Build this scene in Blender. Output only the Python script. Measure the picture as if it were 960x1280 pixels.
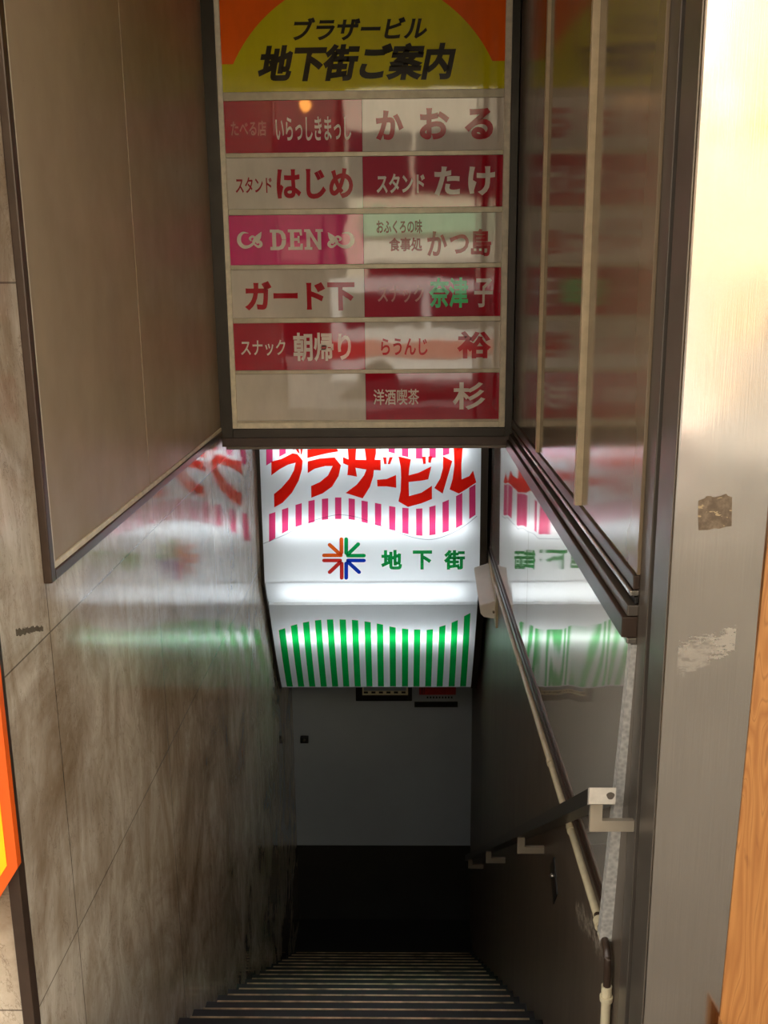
import bpy, bmesh, math, random
from mathutils import Vector, Matrix
random.seed(7)
for o in list(bpy.data.objects):
    bpy.data.objects.remove(o)
SC = bpy.context.scene
COL = SC.collection

# ------------------------------------------------------------------ camera
# metres; X right, Y into the passage, Z up, origin at the camera's eye
cam_d = bpy.data.cameras.new('camera')
cam = bpy.data.objects.new('camera', cam_d)
COL.objects.link(cam)
rx = (0.999778, 0.018816, -0.009450)
up = (0.004871, 0.229959, 0.973188)
bk = (0.020485, -0.973018, 0.229816)
cam.matrix_world = Matrix(((rx[0], up[0], bk[0], 0), (rx[1], up[1], bk[1], 0), (rx[2], up[2], bk[2], 0), (0, 0, 0, 1)))
cam_d.sensor_fit = 'VERTICAL'
cam_d.sensor_height = 36.0
cam_d.lens = 36.0 * 1220.0 / 1280.0
cam_d.clip_start = 0.05
cam_d.clip_end = 200
SC.camera = cam

# ------------------------------------------------------------------ world, sun, exposure
SKY_STRENGTH = 2.2
SUN_STRENGTH = 25.0
TUBE_STRENGTH = 9.5
BULB_STRENGTH = 17.0
w = bpy.data.worlds.new('sky')
SC.world = w
w.use_nodes = True
bg = w.node_tree.nodes['Background']
bg.inputs['Color'].default_value = (1.0, 0.97, 0.93, 1)
bg.inputs['Strength'].default_value = SKY_STRENGTH
sun_d = bpy.data.lights.new('sun', 'SUN')
sun_d.energy = SUN_STRENGTH
sun_d.angle = math.radians(1.0)
sun_d.color = (1.0, 0.94, 0.86)
sun = bpy.data.objects.new('sun', sun_d)
COL.objects.link(sun)
sun.location = (0, 6, 14)
sun.rotation_euler = Vector((0.25, -0.62, -1.0)).to_track_quat('-Z', 'Y').to_euler()
SC.view_settings.view_transform = 'Standard'
SC.view_settings.look = 'None'
SC.view_settings.exposure = 0.45
SC.view_settings.gamma = 1.0
SC.view_settings.use_curve_mapping = False

# ------------------------------------------------------------------ materials
def lin(c):
    c = c / 255.0
    return c / 12.92 if c <= 0.04045 else ((c + 0.055) / 1.055) ** 2.4

def rgb(r, g, b):
    return (lin(r), lin(g), lin(b), 1.0)

class N:
    """small node-tree helper"""
    def __init__(s, name):
        s.m = bpy.data.materials.new(name)
        s.m.use_nodes = True
        s.t = s.m.node_tree
        s.p = s.t.nodes['Principled BSDF']
        s.out = s.t.nodes['Material Output']
        s._pos = None
    def n(s, typ, **kw):
        nd = s.t.nodes.new(typ)
        for k, v in kw.items():
            setattr(nd, k, v)
        return nd
    def put(s, sock, v):
        if hasattr(v, 'is_output'):
            s.t.links.new(v, sock)
        else:
            sock.default_value = v
    def pos(s):
        if s._pos is None:
            s._pos = s.n('ShaderNodeNewGeometry').outputs['Position']
        return s._pos
    def xyz(s):
        if not hasattr(s, '_xyz'):
            nd = s.n('ShaderNodeSeparateXYZ')
            s.put(nd.inputs[0], s.pos())
            s._xyz = nd.outputs
        return s._xyz
    def scaled(s, v):
        nd = s.n('ShaderNodeVectorMath', operation='MULTIPLY')
        s.put(nd.inputs[0], s.pos())
        nd.inputs[1].default_value = v
        return nd.outputs[0]
    def noise(s, scale=5, detail=4, rough=0.55, vec=None, dist=0.0):
        nd = s.n('ShaderNodeTexNoise')
        nd.inputs['Scale'].default_value = scale
        nd.inputs['Detail'].default_value = detail
        nd.inputs['Roughness'].default_value = rough
        nd.inputs['Distortion'].default_value = dist
        s.put(nd.inputs['Vector'], vec if vec is not None else s.pos())
        return nd.outputs['Fac']
    def math(s, op, a, b=0.0, c=0.0, clamp=False):
        nd = s.n('ShaderNodeMath', operation=op, use_clamp=clamp)
        s.put(nd.inputs[0], a); s.put(nd.inputs[1], b); s.put(nd.inputs[2], c)
        return nd.outputs[0]
    def rng(s, v, a, b, lo=0.0, hi=1.0):
        nd = s.n('ShaderNodeMapRange')
        s.put(nd.inputs[0], v)
        for i, q in enumerate((a, b, lo, hi)):
            nd.inputs[i + 1].default_value = q
        return nd.outputs[0]
    def mix(s, f, a, b):
        nd = s.n('ShaderNodeMix', data_type='RGBA')
        s.put(nd.inputs[0], f); s.put(nd.inputs[6], a); s.put(nd.inputs[7], b)
        return nd.outputs[2]
    def bump(s, h, strength=0.2, dist=0.01):
        nd = s.n('ShaderNodeBump')
        nd.inputs['Strength'].default_value = strength
        nd.inputs['Distance'].default_value = dist
        s.put(nd.inputs['Height'], h)
        s.put(s.p.inputs['Normal'], nd.outputs[0])
    def line(s, coord, at, half):
        d = s.math('ABSOLUTE', s.math('SUBTRACT', coord, at))
        return s.math('LESS_THAN', d, half)

def plain(name, c, rough=0.5, metal=0.0, var=0.12, scale=9.0, spec=0.5, bump=0.0):
    k = N(name)
    col = rgb(*c)
    dk = tuple(x * (1 - var) for x in col[:3]) + (1,)
    lt = tuple(min(1, x * (1 + var)) for x in col[:3]) + (1,)
    f = k.noise(scale, 5, 0.6)
    k.put(k.p.inputs['Base Color'], k.mix(k.rng(f, 0.3, 0.7), dk, lt))
    k.p.inputs['Roughness'].default_value = rough
    k.p.inputs['Metallic'].default_value = metal
    k.p.inputs['Specular IOR Level'].default_value = spec
    if bump:
        k.bump(k.noise(scale * 12, 4, 0.6), bump, 0.004)
    return k.m

# ------------------------------------------------------------------ mesh helpers
def tag(o, label=None, cat=None, group=None, kind=None):
    if label: o['label'] = label
    if cat: o['category'] = cat
    if group: o['group'] = group
    if kind: o['kind'] = kind
    return o

def empty(name, loc, label=None, cat=None, group=None):
    o = bpy.data.objects.new(name, None)
    COL.objects.link(o)
    o.location = loc
    o.empty_display_size = 0.05
    return tag(o, label, cat, group)

def link(name, bm, mat, parent=None, smooth=False, recalc=True):
    """bm in world coordinates -> one mesh object (parts keep their world place under the parent)"""
    if recalc: bmesh.ops.recalc_face_normals(bm, faces=bm.faces[:])
    me = bpy.data.meshes.new(name)
    bm.to_mesh(me); bm.free()
    mats = mat if isinstance(mat, (list, tuple)) else [mat]
    for m_ in mats:
        me.materials.append(m_)
    if smooth:
        for p in me.polygons:
            p.use_smooth = True
        try:
            me.set_sharp_from_angle(angle=math.radians(38))
        except Exception:
            pass
    o = bpy.data.objects.new(name, me)
    COL.objects.link(o)
    if parent is None:
        c = [sum((v.co[i] for v in me.vertices)) / len(me.vertices) for i in range(3)]
        me.transform(Matrix.Translation([-q for q in c]))
        o.location = c
    else:
        o.parent = parent
        off = world_loc(parent)
        me.transform(Matrix.Translation([-q for q in off]))
    return o

def world_loc(o):
    v = Vector((0, 0, 0))
    while o is not None:
        v += o.location
        o = o.parent
    return v

def box(bm, x0, x1, y0, y1, z0, z1, bev=0.0, mi=0):
    r = bmesh.ops.create_cube(bm, size=1.0)
    vs = r['verts']
    for v in vs:
        v.co = Vector(((x0 + x1) / 2 + v.co.x * (x1 - x0), (y0 + y1) / 2 + v.co.y * (y1 - y0), (z0 + z1) / 2 + v.co.z * (z1 - z0)))
    es = list({e for v in vs for e in v.link_edges})
    fs = list({f for v in vs for f in v.link_faces})
    for f in fs: f.material_index = mi
    if bev > 0:
        rb = bmesh.ops.bevel(bm, geom=es, offset=bev, segments=2, affect='EDGES', profile=0.6)
        for f in rb['faces']: f.material_index = mi

def boxobj(name, dims, mat, parent=None, bev=0.0):
    bm = bmesh.new()
    box(bm, *dims, bev=bev)
    return link(name, bm, mat, parent)

def tube(bm, pts, r, seg=12, cap=True):
    pts = [Vector(p) for p in pts]
    rings = []
    for i, p in enumerate(pts):
        a = pts[i - 1] if i else p
        b = pts[i + 1] if i < len(pts) - 1 else p
        d = (b - a).normalized()
        h = Vector((0, 0, 1)) if abs(d.z) < 0.9 else Vector((1, 0, 0))
        s = d.cross(h).normalized(); t = s.cross(d)
        rr = r[i] if isinstance(r, (list, tuple)) else r
        rings.append([bm.verts.new(p + (s * math.cos(q) + t * math.sin(q)) * rr) for q in [2 * math.pi * k / seg for k in range(seg)]])
    for A, B in zip(rings, rings[1:]):
        for k in range(seg):
            bm.faces.new((A[k], A[(k + 1) % seg], B[(k + 1) % seg], B[k]))
    if cap:
        bm.faces.new(rings[0]); bm.faces.new(rings[-1][::-1])

def prism(bm, sect0, sect1, mi=0):
    """solid between two matching 3-D outlines"""
    a = [bm.verts.new(p) for p in sect0]
    b = [bm.verts.new(p) for p in sect1]
    n = len(a)
    fs = [bm.faces.new(a), bm.faces.new(b[::-1])]
    for i in range(n):
        fs.append(bm.faces.new((a[i], b[i], b[(i + 1) % n], a[(i + 1) % n])))
    for f in fs: f.material_index = mi
    for f in fs[:2]: f.normal_update()
    bmesh.ops.triangulate(bm, faces=fs[:2])

def flat(bm, poly, fn, th=0.0):
    """outline (u,v) -> sheet placed by fn(u, v, depth); th > 0 gives it thickness"""
    if th:
        prism(bm, [fn(u, v, 0) for u, v in poly], [fn(u, v, th) for u, v in poly])
    else:
        f = bm.faces.new([bm.verts.new(fn(u, v, 0)) for u, v in poly])
        f.normal_update()
        bmesh.ops.triangulate(bm, faces=[f])

def ribbon(pts, wid, caps=True):
    """centre line + widths -> outline polygon"""
    L, R = [], []
    n = len(pts)
    for i, (x, y) in enumerate(pts):
        a = pts[max(0, i - 1)]; b = pts[min(n - 1, i + 1)]
        dx, dy = b[0] - a[0], b[1] - a[1]
        q = math.hypot(dx, dy) or 1
        wv = (wid[i] if isinstance(wid, (list, tuple)) else wid) / 2
        L.append((x - dy / q * wv, y + dx / q * wv)); R.append((x + dy / q * wv, y - dx / q * wv))
    if caps:
        def cap(p, q, c):
            a0 = math.atan2(p[1] - c[1], p[0] - c[0])
            rr = math.hypot(p[0] - c[0], p[1] - c[1])
            return [(c[0] + rr * math.cos(a0 - math.pi * k / 6), c[1] + rr * math.sin(a0 - math.pi * k / 6)) for k in range(1, 6)]
        return L + cap(L[-1], R[-1], pts[-1]) + R[::-1] + cap(R[0], L[0], pts[0])
    return L + R[::-1]

def curve_pts(pts, k=6):
    """Catmull-Rom through points"""
    out = []
    P = [pts[0]] + list(pts) + [pts[-1]]
    for i in range(1, len(P) - 2):
        for j in range(k):
            t = j / k
            out.append(tuple(0.5 * ((2 * P[i][d]) + (-P[i - 1][d] + P[i + 1][d]) * t + (2 * P[i - 1][d] - 5 * P[i][d] + 4 * P[i + 1][d] - P[i + 2][d]) * t * t + (-P[i - 1][d] + 3 * P[i][d] - 3 * P[i + 1][d] + P[i + 2][d]) * t ** 3) for d in range(len(pts[0]))))
    out.append(tuple(pts[-1]))
    return out

def glyphs(body, bold):
    """filled outline of a word in the built-in font, as (verts, faces)"""
    cu = bpy.data.curves.new('word', 'FONT')
    cu.body = body
    cu.bevel_depth = bold
    cu.bevel_resolution = 1
    cu.resolution_u = 4
    ob = bpy.data.objects.new('word', cu)
    COL.objects.link(ob)
    bpy.context.view_layer.update()
    me = bpy.data.meshes.new_from_object(ob)
    zm = max(abs(v.co.z) for v in me.vertices) or 1.0
    V = [(v.co.x, v.co.y, 1.0 if v.co.z > -1e-4 else -1.0) for v in me.vertices]
    F = [tuple(p.vertices) for p in me.polygons]
    bpy.data.objects.remove(ob); bpy.data.curves.remove(cu); bpy.data.meshes.remove(me)
    return V, F

def word(bm, body, b0, b1, y, bold=0.02, shear=0.0, th=0.0006):
    """letters filling the rectangle b0 (left, top) .. b1 (right, bottom) on the plane Y = y, facing -Y"""
    V, F = glyphs(body, bold)
    V = [(p[0] + shear * p[1], p[1], p[2]) for p in V]
    mx, Mx = min(p[0] for p in V), max(p[0] for p in V)
    my, My = min(p[1] for p in V), max(p[1] for p in V)
    x0, x1 = b0[0], b1[0]; z1, z0 = b0[1], b1[1]
    W = [(x0 + (p[0] - mx) / (Mx - mx) * (x1 - x0), z0 + (p[1] - my) / (My - my) * (z1 - z0), p[2]) for p in V]
    vs = [bm.verts.new((p[0], y - th * (0.55 + 0.45 * p[2]), p[1])) for p in W]
    for f in F:
        try:
            bm.faces.new([vs[i] for i in f])
        except ValueError:
            pass

# ------------------------------------------------------------------ the materials of the place
XL, XR = -0.828, 0.492          # faces of the two side walls

def marble():
    k = N('marble')
    big = k.noise(1.7, 6, 0.62, dist=0.6)
    streak = k.noise(3.2, 7, 0.68, vec=k.scaled((1.0, 2.2, 0.8)), dist=1.2)
    fine = k.noise(38, 5, 0.6)
    c = k.mix(k.rng(streak, 0.38, 0.66), rgb(222, 210, 190), rgb(178, 161, 137))
    c = k.mix(k.rng(big, 0.45, 0.66), c, rgb(142, 120, 94))
    c = k.mix(k.rng(fine, 0.6, 0.78, 0, 0.35), c, rgb(214, 202, 182))
    vein = k.noise(4.5, 8, 0.7, vec=k.scaled((1.0, 1.6, 0.6)), dist=2.0)
    v = k.math('LESS_THAN', k.math('ABSOLUTE', k.math('SUBTRACT', vein, 0.5)), 0.006)
    c = k.mix(k.math('MULTIPLY', v, 0.45), c, rgb(104, 82, 60))
    x, y, z = k.xyz()
    j = k.math('MAXIMUM', k.line(z, -0.79, 0.002), k.line(z, -1.585, 0.002))
    for yy in (2.14, 3.12, 4.1, 5.08):
        j = k.math('MAXIMUM', j, k.line(y, yy, 0.0022))
    j = k.math('MAXIMUM', j, k.line(z, 0.005, 0.002))
    c = k.mix(k.math('MULTIPLY', j, 0.7), c, rgb(62, 52, 42))
    # chipped brown scar beside the panel corner
    (ya, za), (yb, zb) = (1.9496, -0.721), (2.1001, -0.7652)
    sl = (zb - za) / (yb - ya)
    zl = k.math('ADD', k.math('MULTIPLY', k.math('SUBTRACT', y, ya), sl), za)
    s1 = k.math('MULTIPLY', k.math('LESS_THAN', k.math('ABSOLUTE', k.math('SUBTRACT', z, k.math('ADD', zl, k.rng(k.noise(60, 4, 0.7), 0.3, 0.7, -0.005, 0.005)))), 0.007),
                k.math('MULTIPLY', k.math('GREATER_THAN', y, min(ya, yb)), k.math('LESS_THAN', y, max(ya, yb))))
    c = k.mix(k.math('MULTIPLY', s1, 0.85), c, rgb(70, 54, 38))
    k.put(k.p.inputs['Base Color'], c)
    k.put(k.p.inputs['Roughness'], k.rng(k.noise(6, 5, 0.6), 0.3, 0.7, 0.055, 0.12))
    k.p.inputs['Specular IOR Level'].default_value = 1.0
    k.bump(k.noise(1.3, 2, 0.4), 0.06, 0.03)
    return k.m

def side_paint():
    """dark painted lower wall with drips and one pale scuffed patch"""
    k = N('dark_wall_paint')
    s = k.noise(5, 6, 0.65, vec=k.scaled((1, 2.2, 0.5)))
    c = k.mix(k.rng(s, 0.3, 0.7), rgb(72, 62, 52), rgb(100, 88, 75))
    x, y, z = k.xyz()
    # scuff runs down along y from 2.55 to 2.05
    cz = k.math('ADD', k.math('MULTIPLY', y, -0.35), -0.885)
    w = k.math('ADD', k.math('MULTIPLY', k.noise(17, 6, 0.7), 0.22), -0.085)
    ins = k.math('MULTIPLY', k.math('LESS_THAN', k.math('ABSOLUTE', k.math('SUBTRACT', z, cz)), w),
                 k.math('MULTIPLY', k.math('GREATER_THAN', y, 2.12), k.math('LESS_THAN', y, 2.5)))
    brk = k.rng(k.noise(55, 6, 0.75, vec=k.scaled((1, 0.8, 0.8)), dist=0.8), 0.44, 0.6)
    c = k.mix(k.math('MULTIPLY', k.math('MULTIPLY', ins, brk), 0.7), c, rgb(186, 174, 154))
    k.put(k.p.inputs['Base Color'], c)
    k.p.inputs['Roughness'].default_value = 0.36
    k.bump(k.noise(30, 4), 0.1, 0.004)
    return k.m

def panel_paint(name, c, rough, stain=0.15):
    k = N(name)
    col = rgb(*c)
    dk = tuple(q * (1 - stain) for q in col[:3]) + (1,)
    lt = tuple(q * (1 + stain) for q in col[:3]) + (1,)
    f = k.noise(2.2, 5, 0.6, vec=k.scaled((1, 1, 0.5)))
    base = k.mix(k.rng(f, 0.3, 0.7), dk, lt)
    sp = k.math('GREATER_THAN', k.noise(46, 3, 0.5), 0.77)
    base = k.mix(k.math('MULTIPLY', sp, 0.4), base, rgb(60, 46, 34))
    k.put(k.p.inputs['Base Color'], base)
    k.put(k.p.inputs['Roughness'], k.rng(k.noise(9, 5), 0.3, 0.7, rough * 0.85, rough * 1.2))
    k.bump(k.noise(2.4, 2, 0.4), 0.05, 0.02)
    return k.m

def mirror_steel():
    k = N('polished_steel')
    k.p.inputs['Metallic'].default_value = 0.62
    k.p.inputs['Base Color'].default_value = rgb(226, 217, 202)
    k.p.inputs['Roughness'].default_value = 0.045
    k.bump(k.noise(2.3, 1.2, 0.35, vec=k.scaled((1, 0.8, 0.45))), 0.3, 0.03)
    return k.m

def brushed_steel():
    k = N('brushed_steel')
    k.p.inputs['Metallic'].default_value = 1.0
    f = k.noise(420, 3, 0.6, vec=k.scaled((1, 1, 0.012)))
    g = k.noise(3.2, 5, 0.6)
    c = k.mix(k.rng(f, 0.3, 0.7), rgb(190, 184, 174), rgb(200, 194, 184))
    x, y, z = k.xyz()
    # scratched pale rub mark under the tape remnant
    cz = k.math('ADD', k.math('MULTIPLY', x, 0.42), -0.918)
    m1 = k.math('LESS_THAN', k.math('ABSOLUTE', k.math('SUBTRACT', z, cz)), k.math('ADD', k.math('MULTIPLY', k.noise(40, 5, 0.7, vec=k.scaled((0.5, 1, 1.6))), 0.08), -0.012))
    m2 = k.math('MULTIPLY', k.math('GREATER_THAN', x, 0.515), k.math('LESS_THAN', x, 0.62))
    rub = k.math('MULTIPLY', k.math('MULTIPLY', m1, m2), k.math('GREATER_THAN', k.noise(120, 4, 0.7, vec=k.scaled((0.35, 1, 1))), 0.46))
    c = k.mix(k.math('MULTIPLY', rub, 0.4), c, rgb(232, 226, 214))
    k.put(k.p.inputs['Base Color'], c)
    r = k.rng(g, 0.3, 0.7, 0.13, 0.24)
    k.put(k.p.inputs['Roughness'], k.math('ADD', r, k.math('MULTIPLY', rub, 0.12)))
    h = k.math('ADD', k.math('MULTIPLY', f, 0.006), k.noise(2.6, 2, 0.4))
    k.bump(h, 0.3, 0.03)
    return k.m

def plywood():
    k = N('plywood')
    fld = k.noise(2.6, 2, 0.5, vec=k.scaled((4.2, 1, 0.6)), dist=0.4)
    ring = k.math('FRACT', k.math('MULTIPLY', fld, 15.0))
    rp = k.math('ABSOLUTE', k.math('SUBTRACT', ring, 0.5))
    c = k.mix(k.rng(rp, 0.0, 0.5), rgb(150, 97, 47), rgb(178, 124, 66))
    c = k.mix(k.rng(rp, 0.42, 0.5, 0, 0.6), c, rgb(118, 71, 32))
    g = k.noise(160, 3, 0.6, vec=k.scaled((1, 1, 0.06)))
    c = k.mix(k.rng(g, 0.35, 0.75, 0, 0.35), c, rgb(132, 82, 36))
    kn = k.noise(7, 3, 0.5, vec=k.scaled((2.4, 1, 0.8)), dist=0.8)
    c = k.mix(k.rng(kn, 0.70, 0.78, 0, 0.6), c, rgb(104, 60, 26))
    k.put(k.p.inputs['Base Color'], c)
    k.p.inputs['Roughness'].default_value = 0.55
    k.bump(g, 0.12, 0.002)
    return k.m

def acrylic():
    """white light-box acrylic: passes the light of the tubes behind it"""
    k = N('white_acrylic')
    tr = k.n('ShaderNodeBsdfTranslucent'); tr.inputs['Color'].default_value = (0.86, 0.9, 0.93, 1)
    df = k.n('ShaderNodeBsdfDiffuse'); df.inputs['Color'].default_value = (0.78, 0.8, 0.8, 1)
    gl = k.n('ShaderNodeBsdfGlossy'); gl.inputs['Roughness'].default_value = 0.12
    m1 = k.n('ShaderNodeMixShader'); m1.inputs[0].default_value = 0.42
    k.put(m1.inputs[1], tr.outputs[0]); k.put(m1.inputs[2], df.outputs[0])
    fr = k.n('ShaderNodeFresnel'); fr.inputs['IOR'].default_value = 1.45
    m2 = k.n('ShaderNodeMixShader')
    k.put(m2.inputs[0], fr.outputs[0]); k.put(m2.inputs[1], m1.outputs[0]); k.put(m2.inputs[2], gl.outputs[0])
    k.put(k.out.inputs['Surface'], m2.outputs[0])
    return k.m

def film(name, c):
    """coloured transparent vinyl on the acrylic"""
    k = N(name)
    tp = k.n('ShaderNodeBsdfTransparent'); tp.inputs['Color'].default_value = rgb(*c)
    df = k.n('ShaderNodeBsdfDiffuse'); df.inputs['Color'].default_value = rgb(*c)
    m1 = k.n('ShaderNodeMixShader'); m1.inputs[0].default_value = 0.12
    k.put(m1.inputs[1], tp.outputs[0]); k.put(m1.inputs[2], df.outputs[0])
    k.put(k.out.inputs['Surface'], m1.outputs[0])
    return k.m

def glow(name, c, strength):
    k = N(name)
    k.p.inputs['Base Color'].default_value = c
    k.p.inputs['Emission Color'].default_value = c
    k.p.inputs['Emission Strength'].default_value = strength
    return k.m

def plate(name, c, rough=0.035):
    """glossy sign acrylic with faint dirt"""
    k = N(name)
    col = rgb(*c)
    f = k.noise(14, 5, 0.6, vec=k.scaled((1, 1, 0.35)))
    k.put(k.p.inputs['Base Color'], k.mix(k.rng(f, 0.35, 0.75), col, tuple(q * 0.86 for q in col[:3]) + (1,)))
    k.p.inputs['Roughness'].default_value = rough
    k.p.inputs['Specular IOR Level'].default_value = 0.55
    k.bump(k.noise(7, 1.5, 0.4), 0.05, 0.008)
    return k.m

def galvanised():
    k = N('galvanised_steel')
    v = k.n('ShaderNodeTexVoronoi'); v.inputs['Scale'].default_value = 90
    k.put(v.inputs['Vector'], k.pos())
    c = k.mix(v.outputs['Distance'], rgb(168, 167, 160), rgb(222, 220, 212))
    k.put(k.p.inputs['Base Color'], c)
    k.p.inputs['Metallic'].default_value = 0.35
    k.p.inputs['Roughness'].default_value = 0.5
    return k.m

MAR = marble()
PAINT = side_paint()
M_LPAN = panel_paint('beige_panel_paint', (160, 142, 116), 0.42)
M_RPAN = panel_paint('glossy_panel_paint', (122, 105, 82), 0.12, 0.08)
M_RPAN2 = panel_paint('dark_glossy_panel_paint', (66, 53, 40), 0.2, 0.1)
M_MIR = mirror_steel()
M_STEEL = brushed_steel()
M_DKSTEEL = plain('dark_steel', (104, 96, 86), 0.32, 0.45)
M_BRONZE = plain('bronze_frame', (54, 49, 41), 0.38, 0.35, 0.2)
M_BROWN = plain('brown_moulding', (66, 52, 42), 0.32, 0.2, 0.2)
M_SILVER = plain('silver_edging', (172, 166, 156), 0.22, 0.9)
M_CREAM = plain('cream_paint', (224, 214, 190), 0.45, 0, 0.15, 30)
M_BATTEN = plain('batten_paint', (190, 172, 138), 0.4, 0.1, 0.15, 25)
M_BLACK = plain('black_paint', (22, 20, 18), 0.4)
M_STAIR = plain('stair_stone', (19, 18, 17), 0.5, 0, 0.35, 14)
M_NOSE = plain('worn_nosing', (184, 158, 122), 0.34, 0.6, 0.7, 9)
M_WHITEWALL = plain('painted_white_wall', (142, 150, 156), 0.55, 0, 0.06, 2)
M_DADO = plain('dark_dado', (40, 39, 35), 0.5, 0, 0.2, 4)
M_CEIL = plain('ceiling_paint', (120, 106, 86), 0.6)
M_CONC = plain('paving', (116, 111, 104), 0.7, 0, 0.15, 6)
M_PIPE = plain('cream_pipe', (206, 194, 160), 0.4, 0, 0.12, 20)
M_ACR = acrylic()
M_TUBE = glow('tube_glow', (0.93, 0.98, 1.0, 1), TUBE_STRENGTH)
M_BOXIN = plain('white_inner_box', (140, 141, 142), 0.6, 0, 0.02)
F_RED = film('red_film', (252, 36, 22))
F_PINK = film('pink_film', (240, 72, 128))
F_GREEN = film('green_film', (18, 196, 86))
F_LOGO = {'ORANGE': film('orange_film', (236, 98, 30)), 'GREEN': film('leaf_green_film', (18, 164, 84)), 'RED': film('brick_red_film', (206, 50, 44)), 'BLUE': film('blue_film', (24, 60, 176))}
F_GREY = film('grey_film', (196, 200, 206))
S_WHITE = plate('sign_white', (210, 201, 187))
S_RED = plate('sign_red', (176, 26, 46))
S_MAG = plate('sign_magenta', (224, 38, 124))
S_YEL = plate('sign_yellow', (208, 197, 16))
S_ORG = plate('sign_orange', (250, 104, 18))
S_RAIL = plain('sign_rail', (168, 158, 136), 0.35, 0.3, 0.15, 20)
T_RED = plain('red_lettering', (176, 30, 42), 0.06, 0, 0.12, 9.0, 0.3)
T_DKRED = plain('dark_red_lettering', (150, 26, 36), 0.06, 0, 0.12, 9.0, 0.3)
T_WHITE = plain('white_lettering', (230, 219, 208), 0.06)
T_FADED = plain('faded_pink_lettering', (204, 138, 130), 0.06)
T_GREENLIT = plain('green_lit_lettering', (86, 224, 138), 0.06)  # green light falling on these letters, put into their colour
T_BLACK = plain('black_lettering', (40, 38, 22), 0.06)

# ------------------------------------------------------------------ the shell
GROUND = -1.72
# pavement and the stair
floor = boxobj('floor', (-9, 9, -4.0, 1.723, GROUND - 0.3, GROUND), M_CONC)
tag(floor, 'pavement in front of the stair entrance', None, None, 'structure')

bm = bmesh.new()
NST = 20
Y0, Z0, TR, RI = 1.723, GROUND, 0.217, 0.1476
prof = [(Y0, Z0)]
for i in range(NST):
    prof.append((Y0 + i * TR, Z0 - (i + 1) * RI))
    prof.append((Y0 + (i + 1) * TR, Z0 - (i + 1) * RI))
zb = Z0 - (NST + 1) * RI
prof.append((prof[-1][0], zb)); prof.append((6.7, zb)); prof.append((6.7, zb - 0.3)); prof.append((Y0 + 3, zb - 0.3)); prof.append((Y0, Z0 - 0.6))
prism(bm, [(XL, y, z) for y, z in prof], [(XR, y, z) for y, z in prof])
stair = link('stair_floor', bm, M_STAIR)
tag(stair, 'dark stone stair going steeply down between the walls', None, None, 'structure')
for i in range(NST + 1):
    y, z = Y0 + i * TR, Z0 - i * RI
    bm = bmesh.new()
    box(bm, XL + 0.03 + 0.02 * random.random(), XR - 0.03 - 0.02 * random.random(), y - 0.0015, y + 0.0075, z - 0.005, z + 0.0015, bev=0.001)
    n_ = link('nosing', bm, M_NOSE, stair)
stair.children[0]['label'] = 'worn metal edge on a stair tread'

bm = bmesh.new()
box(bm, -2.4, XL, 1.86, 2.12, -2.2, 1.45)
box(bm, XL - 0.22, XL, 2.12, 6.8, -5.4, 1.45)
wl = tag(link('wall_left', bm, MAR), 'stained beige marble wall on the left of the stair', None, None, 'structure')
bm = bmesh.new()
box(bm, XR, XR + 0.2, 1.955, 6.8, -5.4, 1.45)
tag(link('wall_right', bm, PAINT), 'dark painted wall on the right of the stair', None, None, 'structure')
bm = bmesh.new()
box(bm, XL - 0.1, XR + 0.1, 6.65, 6.85, -4.18, 1.45, mi=0)
box(bm, XL - 0.1, XR + 0.1, 6.645, 6.85, -5.4, -4.18, mi=1)
tag(link('wall_back', bm, [M_WHITEWALL, M_DADO]), 'grey white end wall above a dark dado at the stair foot', None, None, 'structure')
tag(boxobj('ceiling', (-9, 9, 0.6, 6.8, 1.45, 1.6), M_CEIL), 'ceiling over the entrance passage', None, None, 'structure')
bm = bmesh.new()
box(bm, -9, 9, 0.6, 0.9, 1.6, 8.5)
box(bm, -9, -2.4, 1.9, 2.1, GROUND, 1.45)
box(bm, 1.95, 9, 1.9, 2.1, GROUND, 1.45)
tag(link('wall_front', bm, M_CONC), 'street front of the building around the entrance', None, None, 'structure')

# steel pillar
bm = bmesh.new()
box(bm, XR, 0.662, 1.738, 1.845, GROUND, 1.45, bev=0.004)
box(bm, 0.55, 0.662, 1.845, 2.1, GROUND - 0.6, 1.45)
box(bm, XR, 0.55, 1.738, 1.845, GROUND - 0.5, GROUND)
pil = tag(link('steel_pillar', bm, M_STEEL), 'brushed stainless steel pillar at the right of the entrance', None, None, 'structure')

# ------------------------------------------------------------------ street behind the camera (seen only as reflections)
M_ASPH = plain('asphalt', (92, 90, 88), 0.8)
M_FAC = plain('cream_render', (228, 214, 186), 0.8, 0, 0.05, 1.5)
M_FAC2 = plain('grey_render', (186, 176, 160), 0.8, 0, 0.05, 1.5)
M_FACW = plain('white_render', (240, 234, 220), 0.8, 0, 0.04, 1.5)
M_TAN = plain('tan_render', (206, 172, 124), 0.8, 0, 0.04, 1.5)
M_BRK2 = plain('brown_brick', (104, 86, 70), 0.8, 0, 0.2, 12)
M_GLASSDK = plain('dark_window', (40, 44, 48), 0.15)
M_AWN = plain('red_canvas', (190, 60, 44), 0.8)
M_SGN = plain('green_signboard', (150, 196, 156), 0.5)
M_VAN = plain('white_car_paint', (224, 222, 216), 0.3)
M_TYRE = plain('tyre_rubber', (28, 28, 28), 0.8)
tag(boxobj('road_floor', (-30, 30, -12.0, -4.0, GROUND - 0.45, GROUND - 0.12), M_ASPH), 'asphalt road beyond the pavement', None, None, 'structure')
tag(boxobj('pavement_floor', (-30, 30, -14.5, -12.0, GROUND - 0.45, GROUND), M_CONC), 'pavement across the road', None, None, 'structure')

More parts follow.
